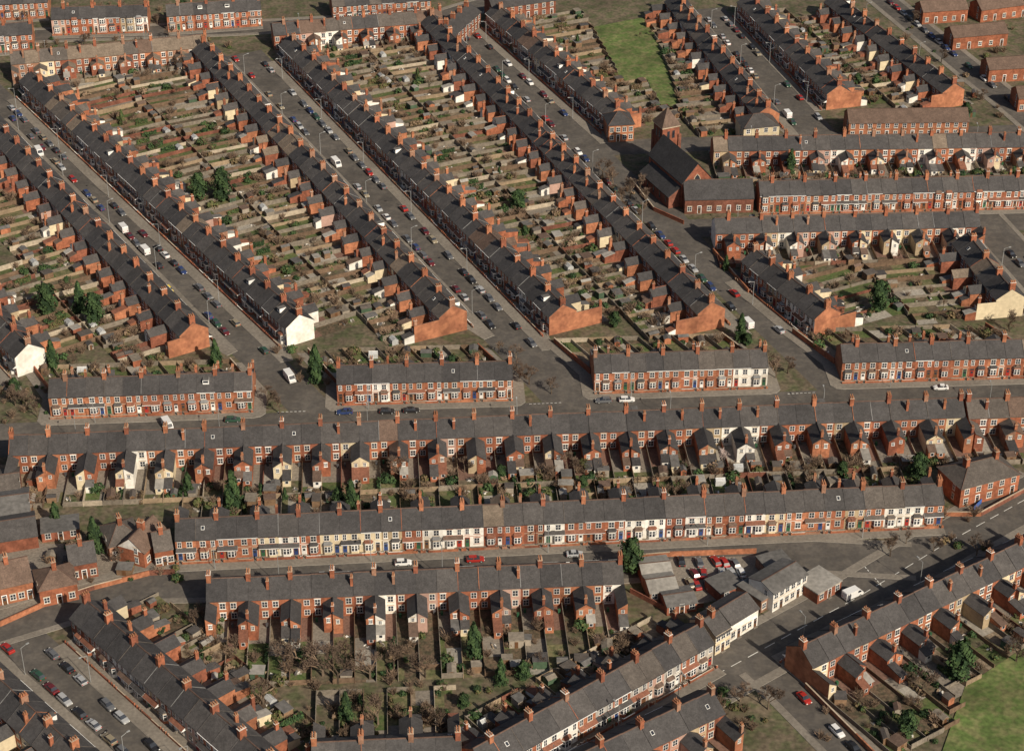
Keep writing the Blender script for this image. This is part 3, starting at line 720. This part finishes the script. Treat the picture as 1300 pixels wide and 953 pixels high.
# ------------------------------------------------------------------ single buildings
def bld(name,label,cat,p0,p1,width,eave,ridge,wall,roof,hip=0,nwin=3,floors=2,chim=0,endwall=None,flat=False,door=True):
    A=G(*p0,ridge);B=G(*p1,ridge); A.z=B.z=0; d=(B-A); Ln=d.length; d.normalize(); n=Vector((d.y,-d.x,0))
    if n.y>0: n=-n
    y=-n; th=math.atan2(-y.x,y.y); M=T((A+B)/2)@Matrix.Rotation(th,4,'Z'); h=Ln/2; q=width/2
    if not inview(M.translation,80): return
    e=bpy.data.objects.new(name,None); e.matrix_world=M; col.objects.link(e); tag(e,label,cat)
    ew=endwall or wall
    m=MB(); m.box(-h,h,-q,q,0,eave,wall)
    if not hip and not flat:
        for s in (-1,1): m.face([(s*h,-q,eave),(s*h,q,eave),(s*h,0,ridge)],ew)
    obj('wall',m,Matrix(),{},e)
    r=MB(); o=.35
    if flat:
        r.box(-h-.15,h+.15,-q-.15,q+.15,eave,eave+.3,roof)
    elif hip:
        k=min(q,h*.9)*hip; E=[(-h-o,-q-o,eave),(h+o,-q-o,eave),(h+o,q+o,eave),(-h-o,q+o,eave)]; a=(-h+k,0,ridge); b=(h-k,0,ridge)
        r.face([E[0],E[1],b,a],roof);r.face([E[1],E[2],b],roof);r.face([E[2],E[3],a,b],roof);r.face([E[3],E[0],a],roof); r.face([E[3],E[2],E[1],E[0]],'frame_white')
        r.tube(Vector(a),Vector(b),.15,.15,'ridge_tile',5)
        for u,v in ((E[0],a),(E[1],b),(E[2],b),(E[3],a)): r.tube(Vector(u),Vector(v),.12,.12,'ridge_tile',5)
    else:
        for s in (-1,1):
            sl=(ridge-eave)/q
            p=[(s*(q+o),eave-o*sl),(0,ridge),(0,ridge+.15),(s*(q+o),eave-o*sl+.15)]; r.prism(p if s<0 else p[::-1],-h-.15,h+.15,roof)
        r.box(-h-.15,h+.15,-.12,.12,ridge+.08,ridge+.25,'ridge_tile')
    obj('roof',r,Matrix(),{},e)
    for f in range(floors):
        for i in range(nwin):
            x=-h+(i+.5)*2*h/nwin; z=.9+f*2.7
            if z+1.6>eave: continue
            if f==0 and door and i%3==1: obj('door',PD,T((x,-q,0.02)),dict(door='door_brown',trim='frame_white'),e,True)
            else: obj('window',PWIN2,T((x,-q,z)),dict(trim='stone_trim'),e,True)
        for s in (-1,1):
            if not flat and floors>1: obj('window',PWIN,T((s*h,-q*.4,.9+f*2.6))@Matrix.Rotation(s*math.pi/2,4,'Z'),dict(trim='stone_trim'),e,True)
    for i in range(chim):
        x=-h+(i+.5)*2*h/chim; obj('chimney',PC,T((x,0,ridge-8.9)),dict(brick='brick_a',trim='stone_trim'),e,True)
    return e
bld('church_hall','brick church hall with slate roof beside church','church hall',(868,229),(955,227),10,5,9,'brick_d','slate_b',nwin=7,floors=1)
bld('apartment_block','long red-brick apartment block with brown tiled roof','apartments',(1076,139),(1228,137),9,5.6,8.4,'brick_c','tile_brown',nwin=14)
for a,b in (((1206,34),(1275,28)),((1252,74),(1320,70)),((1168,2),(1225,-2)),((1240,0),(1300,-8)),((1290,110),(1340,108))):
    bld('modern_house','modern red-brick house pair with brown tiled roof','house',a,b,8.5,5,7.5,'brick_a','tile_brown',nwin=5)
bld('warehouse','grey sheet-roofed workshop with low brick walls','warehouse',(-70,612),(24,600),11,3.6,5.6,'brick_b','slate_d',nwin=0)
bld('warehouse','grey sheet-roofed workshop with low brick walls','warehouse',(-70,640),(36,626),11,3.6,5.6,'brick_b','felt_roof',nwin=0)
bld('workshop','small brick workshop with slate roof','workshop',(-50,670),(44,655),10,3.6,5.6,'brick_b','slate_c',nwin=0,floors=1)
bld('garage_block','low flat-roofed garage block','garage',(52,668),(100,662),6,2.6,2.6,'brick_b','felt_roof',flat=True,nwin=3,floors=1)
bld('detached_house','white-gabled brick house with brown tiled roof','house',(-20,718),(34,706),9,5,8.6,'brick_c','tile_brown',nwin=5,chim=1,endwall='paint_white')
bld('detached_house','brick house with brown tiled hipped roof','house',(44,724),(92,714),8,4.6,7.5,'brick_a','tile_brown',hip=1,nwin=3,chim=1)
bld('detached_house','brick bungalow with dark hipped roof','house',(130,668),(172,657),9,4,7,'brick_e','slate_d',hip=1,nwin=3,chim=1)
bld('detached_house','brick cottage with dark gabled roof','house',(164,684),(194,654),7,4.4,7.4,'brick_a','tile_brown',nwin=3,chim=1,endwall='paint_white')
bld('detached_house','brick cottage with dark gabled roof','house',(192,676),(215,672),7,4.6,7.4,'brick_a','slate_d',nwin=3,chim=1)
bld('detached_house','brick house with slate gabled roof','house',(84,692),(118,686),8,4.6,7.4,'brick_b','slate_c',nwin=3,chim=1)
bld('corner_house','large red-brick corner house with hipped roof','house',(1208,593),(1282,574),10,5.6,8.8,'brick_a','slate_d',hip=1,nwin=5,chim=2)
bld('terrace_block','cream-fronted shop with slate roof and flat above','shop',(893,786),(912,775),8,5.2,7.6,'paint_cream','slate_c',nwin=3,chim=1)
bld('apartment_block','white-fronted low apartment block with grey roof','apartments',(913,773),(948,752),7.5,5.0,7.0,'paint_white','slate_c',nwin=5)
bld('shop_unit','low brick shop unit with flat grey roof','shop',(951,753),(966,744),7.5,3.4,3.4,'brick_e','felt_roof',flat=True,nwin=2,floors=1)
bld('apartment_block','white-fronted low apartment block with grey roof','apartments',(967,738),(1010,713),7.5,5.4,6.6,'paint_white','felt_roof',nwin=6)
bld('garage_block','low flat-roofed garage block','garage',(1024,745),(1054,728),7,2.8,2.8,'brick_b','felt_light',flat=True,nwin=3,floors=1)
bld('garage_block','low flat-roofed garage block','garage',(905,745),(935,733),6,2.6,2.6,'brick_b','felt_roof',flat=True,nwin=2,floors=1)
bld('garage_block','low flat-roofed garage block','garage',(968,716),(1000,707),6,2.8,2.8,'brick_e','felt_roof',flat=True,nwin=2,floors=1)
bld('workshop','low workshop with pale sheet roof beside car yard','workshop',(812,716),(850,712),7,2.8,3.8,'brick_b','felt_light',nwin=3,floors=1)
bld('workshop','low workshop with pale sheet roof beside car yard','workshop',(820,736),(856,731),7,2.8,3.8,'brick_e','felt_light',nwin=3,floors=1)
bld('workshop','low workshop with grey sheet roof beside car yard','workshop',(842,756),(880,750),6,2.6,3.4,'brick_b','felt_roof',nwin=3,floors=1)
bld('corner_shop','corner building with hipped slate roof','shop',(770,142),(802,140),9,6,9,'brick_c','slate_b',hip=1,nwin=4)
bld('corner_shop','corner building with hipped slate roof and cream front','shop',(940,146),(985,142),9,5.5,8.5,'paint_cream','slate_c',hip=1,nwin=4)
bld('corner_shop','white rendered corner building with slate roof','shop',(345,28),(368,26),9,6,8.6,'paint_white','slate_c',hip=1,nwin=3)
for a,b in (((620,-3),(700,-14)),((562,34),(596,4))):
    bld('terrace_block','red-brick shop terrace with slate roof','house',a,b,9,5.8,8.6,'brick_b','slate_a',nwin=8,chim=4)
for pl in (((60,768),(120,748),(190,730),(222,728)),((0,795),(60,768)),((-10,560),(-10,600)),((1195,655),(1245,655),(1300,625)),((800,752),(850,778),(893,770)),((800,710),(850,706),(960,702)),((1022,872),(1120,970)),((800,230),(830,268),(868,285)),((905,320),(950,372))):
    for a,b in zip(pl,pl[1:]): bwall(G(*a),G(*b),random.choice(['brick_b','brick_c','brick_d']),.75)
def m_bf():
    m=MB(); m.box(0,1,-.04,.04,0,1.3,'fence_blue'); return m
WALLK.add(T(G(1236,648))@Matrix.Rotation(.9,4,'Z')@SX(4,1,1),[('p',m_bf(),Matrix())],{},'blue hoarding fence beside the corner house')
def church():
    A=G(843,172,14);B=G(886,208,14);A.z=B.z=0;d=(B-A);Ln=d.length;d.normalize(); th=math.atan2(d.y,d.x)
    e=bpy.data.objects.new('church',None); e.matrix_world=T(A)@Matrix.Rotation(th,4,'Z'); col.objects.link(e); tag(e,'dark red-brick church with slate roof and square tower','church')
    m=MB(); m.prism([(-5,0),(5,0),(5,8.4),(0,14),(-5,8.4)],0,Ln,'brick_b'); m.prism([(-9,0),(9,0),(9,4),(5,6.5),(-5,6.5),(-9,4)],2,Ln-1,'brick_d')
    obj('wall',m,Matrix(),{},e)
    r=MB()
    for s in (-1,1):
        for (a,za,b,zb) in ((5.4,8.0,0,14.1),(9.4,3.8,5,6.6)):
            p=[(s*a,za),(s*b,zb),(s*b,zb+.25),(s*a,za+.25)]; r.prism(p if s<0 else p[::-1],-.3 if b==0 else 1.8,Ln+.3 if b==0 else Ln-.8,'slate_b')
    obj('roof',r,Matrix(),{},e)
    g=MB(); pts=[(-1.2,3),(1.2,3),(1.2,8),(.7,9.6),(0,10.4),(-.7,9.6),(-1.2,8)]; g.prism([(x*1.25,3+(z-3)*1.05-.15) for x,z in pts],Ln+.01,Ln+.06,'stone_trim'); g.prism(pts,Ln+.07,Ln+.12,'glass'); obj('great_window',g,Matrix(),{},e)
    for s in (-1,1):
        for i in range(5):
            x=3+i*(Ln-6)/4; w=MB(); w.prism([(x-.4,1.2),(x+.4,1.2),(x+.4,3),(x,3.5),(x-.4,3)],s*9.0,s*9.06,'glass',axis='y'); obj('window',w,Matrix(),{},e)
    t=MB(); t.box(-3,3,-3,3,0,16,'brick_b'); t.box(-3.2,3.2,-3.2,3.2,15.6,16.1,'stone_trim')
    for sx in (-1,1):
        for sy in (-1,1): t.box(sx*3-.5,sx*3+.5,sy*3-.5,sy*3+.5,0,13,'brick_d')
    for a in range(4):
        for x in (-.9,.9):
            w=MB(); w.box(x-.45,x+.45,-3.06,-2.9,12,14.5,'glass'); t.add(w,Matrix.Rotation(a*math.pi/2,4,'Z'))
    obj('tower',t,T((-4,3,0)),{},e)
    p=MB(); q=[(-3.4,-3.4,16.1),(3.4,-3.4,16.1),(3.4,3.4,16.1),(-3.4,3.4,16.1)]
    for i in range(4): p.face([q[i],q[(i+1)%4],(0,0,21.5)],'tile_brown')
    obj('spire',p,T((-4,3,0)),{},e)
church()
struct('garden_ground',gardens)
struct('pavement',pave)
# ------------------------------------------------------------------ trees
def conifer(h,r,n,shape):
    t=MB(); t.cyl(0,0,0,h*.5,.3,.12,6,'bark')
    m=MB()
    for i in range(n):
        z=R()**.8; a=U(0,6.283)
        prof={'cone':(1-z)**.75+.05,'oval':math.sqrt(max(0,1-(2*z-1)**2))*.9+.1,'col':(1-z**3)*.9}[shape]
        lump=1+.28*math.sin(a*3+z*9)+.2*math.sin(a*5-z*14)
        rr=r*prof*lump*U(.45,1.1); q=Vector((rr*math.cos(a),rr*math.sin(a),.4+z*(h-.4)))
        nrm=Vector((math.cos(a)+U(-.6,.6),math.sin(a)+U(-.6,.6),U(-.1,1.0))).normalized(); x=nrm.orthogonal().normalized(); x=(x*math.cos(i)+nrm.cross(x)*math.sin(i)); y=nrm.cross(x); s=U(.15,.4)
        m.face([q-x*s-y*s*.5,q+x*s*.7-y*s*.8,q+x*s+y*s*.5,q-x*s*.4+y*s],'leafA' if math.sin(a*3+z*9)+U(-.8,.8)<.1 else 'leafB')
    return [('trunk',t,Matrix()),('crown',m,Matrix())]
def bare(h,n=5,mr=.035,spread=.8):
    t=MB(); c=MB()
    def grow(p,d,l,r,dep):
        q=p+d*l; (t if dep>=n-1 else c).tube(p,q,r,r*.65,'bark' if dep>=n-1 else ('twigA' if dep>1 else 'twigB'))
        if dep==0: return
        for k in range(3 if dep>2 else 4):
            nd=(d+Vector((U(-spread,spread),U(-spread,spread),U(-.2,.5)))).normalized()
            grow(p+d*l*U(.5,1),nd,l*U(.6,.85),max(r*.55,mr),dep-1)
    grow(Vector((0,0,0)),Vector((0,0,1)),h*.28,h*.028,n)
    return [('trunk',t,Matrix()),('crown',c,Matrix())]
CF=[conifer(9,2.2,1800,'oval'),conifer(10,2.0,1700,'cone'),conifer(8,2.4,1700,'oval'),conifer(9,1.5,1400,'col')]
BT=[bare(8,5),bare(9,5,.04,1.0),bare(9,6,.035,1.0)]
def tree(u,v,s=1,kind='c',idx=None,keys=None):
    P=(CF if kind=='c' else BT); i=idx if idx is not None else int(R()*len(P))
    keys=keys or (('leaf_dark','leaf_mid') if kind=='c' else ('twig','twig_dark'))
    lab={'c':'dense dark evergreen tree standing in a garden','b':'leafless brown tree with fine spreading twigs'}[kind]
    if keys[0]=='blossom': lab='small tree covered in pale blossom'
    TREE.add(T(G(u,v))@Matrix.Rotation(U(0,6),4,'Z')@SX(s,s,s),P[i],dict(leafA=keys[0],leafB=keys[1],twigA=keys[0],twigB=keys[1]),lab)
for a in ((283,255,1.2,0),(253,255,1.05,0),(62,400,1.1,0),(103,397,1.0,1),(122,412,1.1,0),(402,486,1.3,3),(658,268,.9,2),(1115,396,1.1,0),(1003,222,.9,1),(68,468,.9,1),
          (297,645,1.1,1),(447,650,.95,1),(240,630,.8,3),(72,668,.8,3),(122,700,1.0,1),(800,726,1.05,0),(1215,862,1.15,0),(602,835,1.1,3),(665,862,.6,2),(275,465,.85,1),(1165,607,.9,2),(1225,150,.7,2),
          (440,915,.8,1),(1150,935,.8,0),(780,415,.6,2),(940,432,.85,1),(20,500,.6,2),(430,640,.6,2),(636,868,.7,1),(437,505,.6,2)):
    tree(a[0],a[1],a[2],'c',a[3])
for a in ((340,515,.9),(355,525,.8),(672,488,.9),(660,480,.8),(700,500,.7),(655,455,.7),(985,480,.9),(1000,474,.8),(975,462,.7),(35,520,1),(20,515,.9),(48,530,.8),(800,252,1.1),(778,240,1.1),(820,262,1),(790,262,1),(765,225,1),(812,245,1),(785,275,.8),
          (385,850,1.3),(410,858,1.3),(440,845,1.2),(360,846,1.1),(430,868,1.2),(470,862,1.1),(540,860,1),(500,850,1.1),(1130,706,.8),(1185,700,.6),(508,608,1),(770,360,.8),(145,130,.8),(160,335,.8),(720,600,.9),(225,90,.8),
          (690,610,.8),(590,600,.7),(1280,420,1),(335,900,1.2),(480,920,1.2),(560,930,1.1),(700,915,1),(1240,705,.8),(1290,840,1),(1170,880,1),(150,715,.7),(250,800,.9),(300,830,.9),(1245,130,.8),(1160,30,.8),(1195,80,.8),(940,890,.8),(975,900,.9),
          (60,68,.8),(110,60,.8),(175,64,.8),(215,50,.8),(30,30,.8),(200,32,.7),(290,22,.8),(1185,120,.8),(1215,55,.8),(1150,690,.6)):
    tree(a[0],a[1],a[2]*1.05,'b')
tree(916,592,.8,'b',0,('blossom','blossom')); tree(740,600,.6,'b',1,('leaf_brown','leaf_olive'))
for _ in range(120):
    h=random.choice(HOUSE.items); p=h[0]@Vector((U(-2,2),U(14,20),0))
    k='b' if R()<.78 else 'c'; P=random.choice(BT[:2] if k=='b' else CF); s=U(.35,.65)
    kk=random.choice([('twig','twig_dark'),('twig_dark','twig')]) if k=='b' else random.choice([('leaf_dark','leaf_mid'),('leaf_mid','leaf_olive')])
    TREE.add(T((p.x,p.y,0))@SX(s,s,s),P,dict(leafA=kk[0],leafB=kk[1],twigA=kk[0],twigB=kk[1]),'small tree growing in a back garden')
for (u0,u1,v0,v1,n) in ((340,640,845,935,50),(60,230,690,740,20),(225,330,780,860,25),(640,800,800,920,25),(760,830,225,280,20),(1170,1300,640,700,12),(0,60,470,540,20),(1040,1200,890,950,20),(900,980,880,930,12),(1150,1300,10,150,30),(0,300,50,80,20),(0,300,-5,30,15),(340,420,440,500,8)):
    for _ in range(n): shrub(G(U(u0,u1),U(v0,v1)),U(.7,1.3))
for (u0,u1,v0,v1,n) in ((60,215,700,735,4),(640,790,800,905,8),(1150,1300,90,150,5),(5,80,600,690,4),(1050,1160,890,940,4)):
    for _ in range(n): shed(G(U(u0,u1),U(v0,v1)),Matrix())
for a in ((50,196),(213,543),(368,482),(427,210)): car(G(a[0],a[1]),-1.1,'car_white',True)
car(G(215,370),-1.05,'car_yellow'); car(G(1082,757),.55,'car_white',True)
for k in (HOUSE,FENCE,WALLK,SHED,GH,SHRUB,HEDGE,BIN,PILE,TREE,LAMP,CAR,VK): k.build()
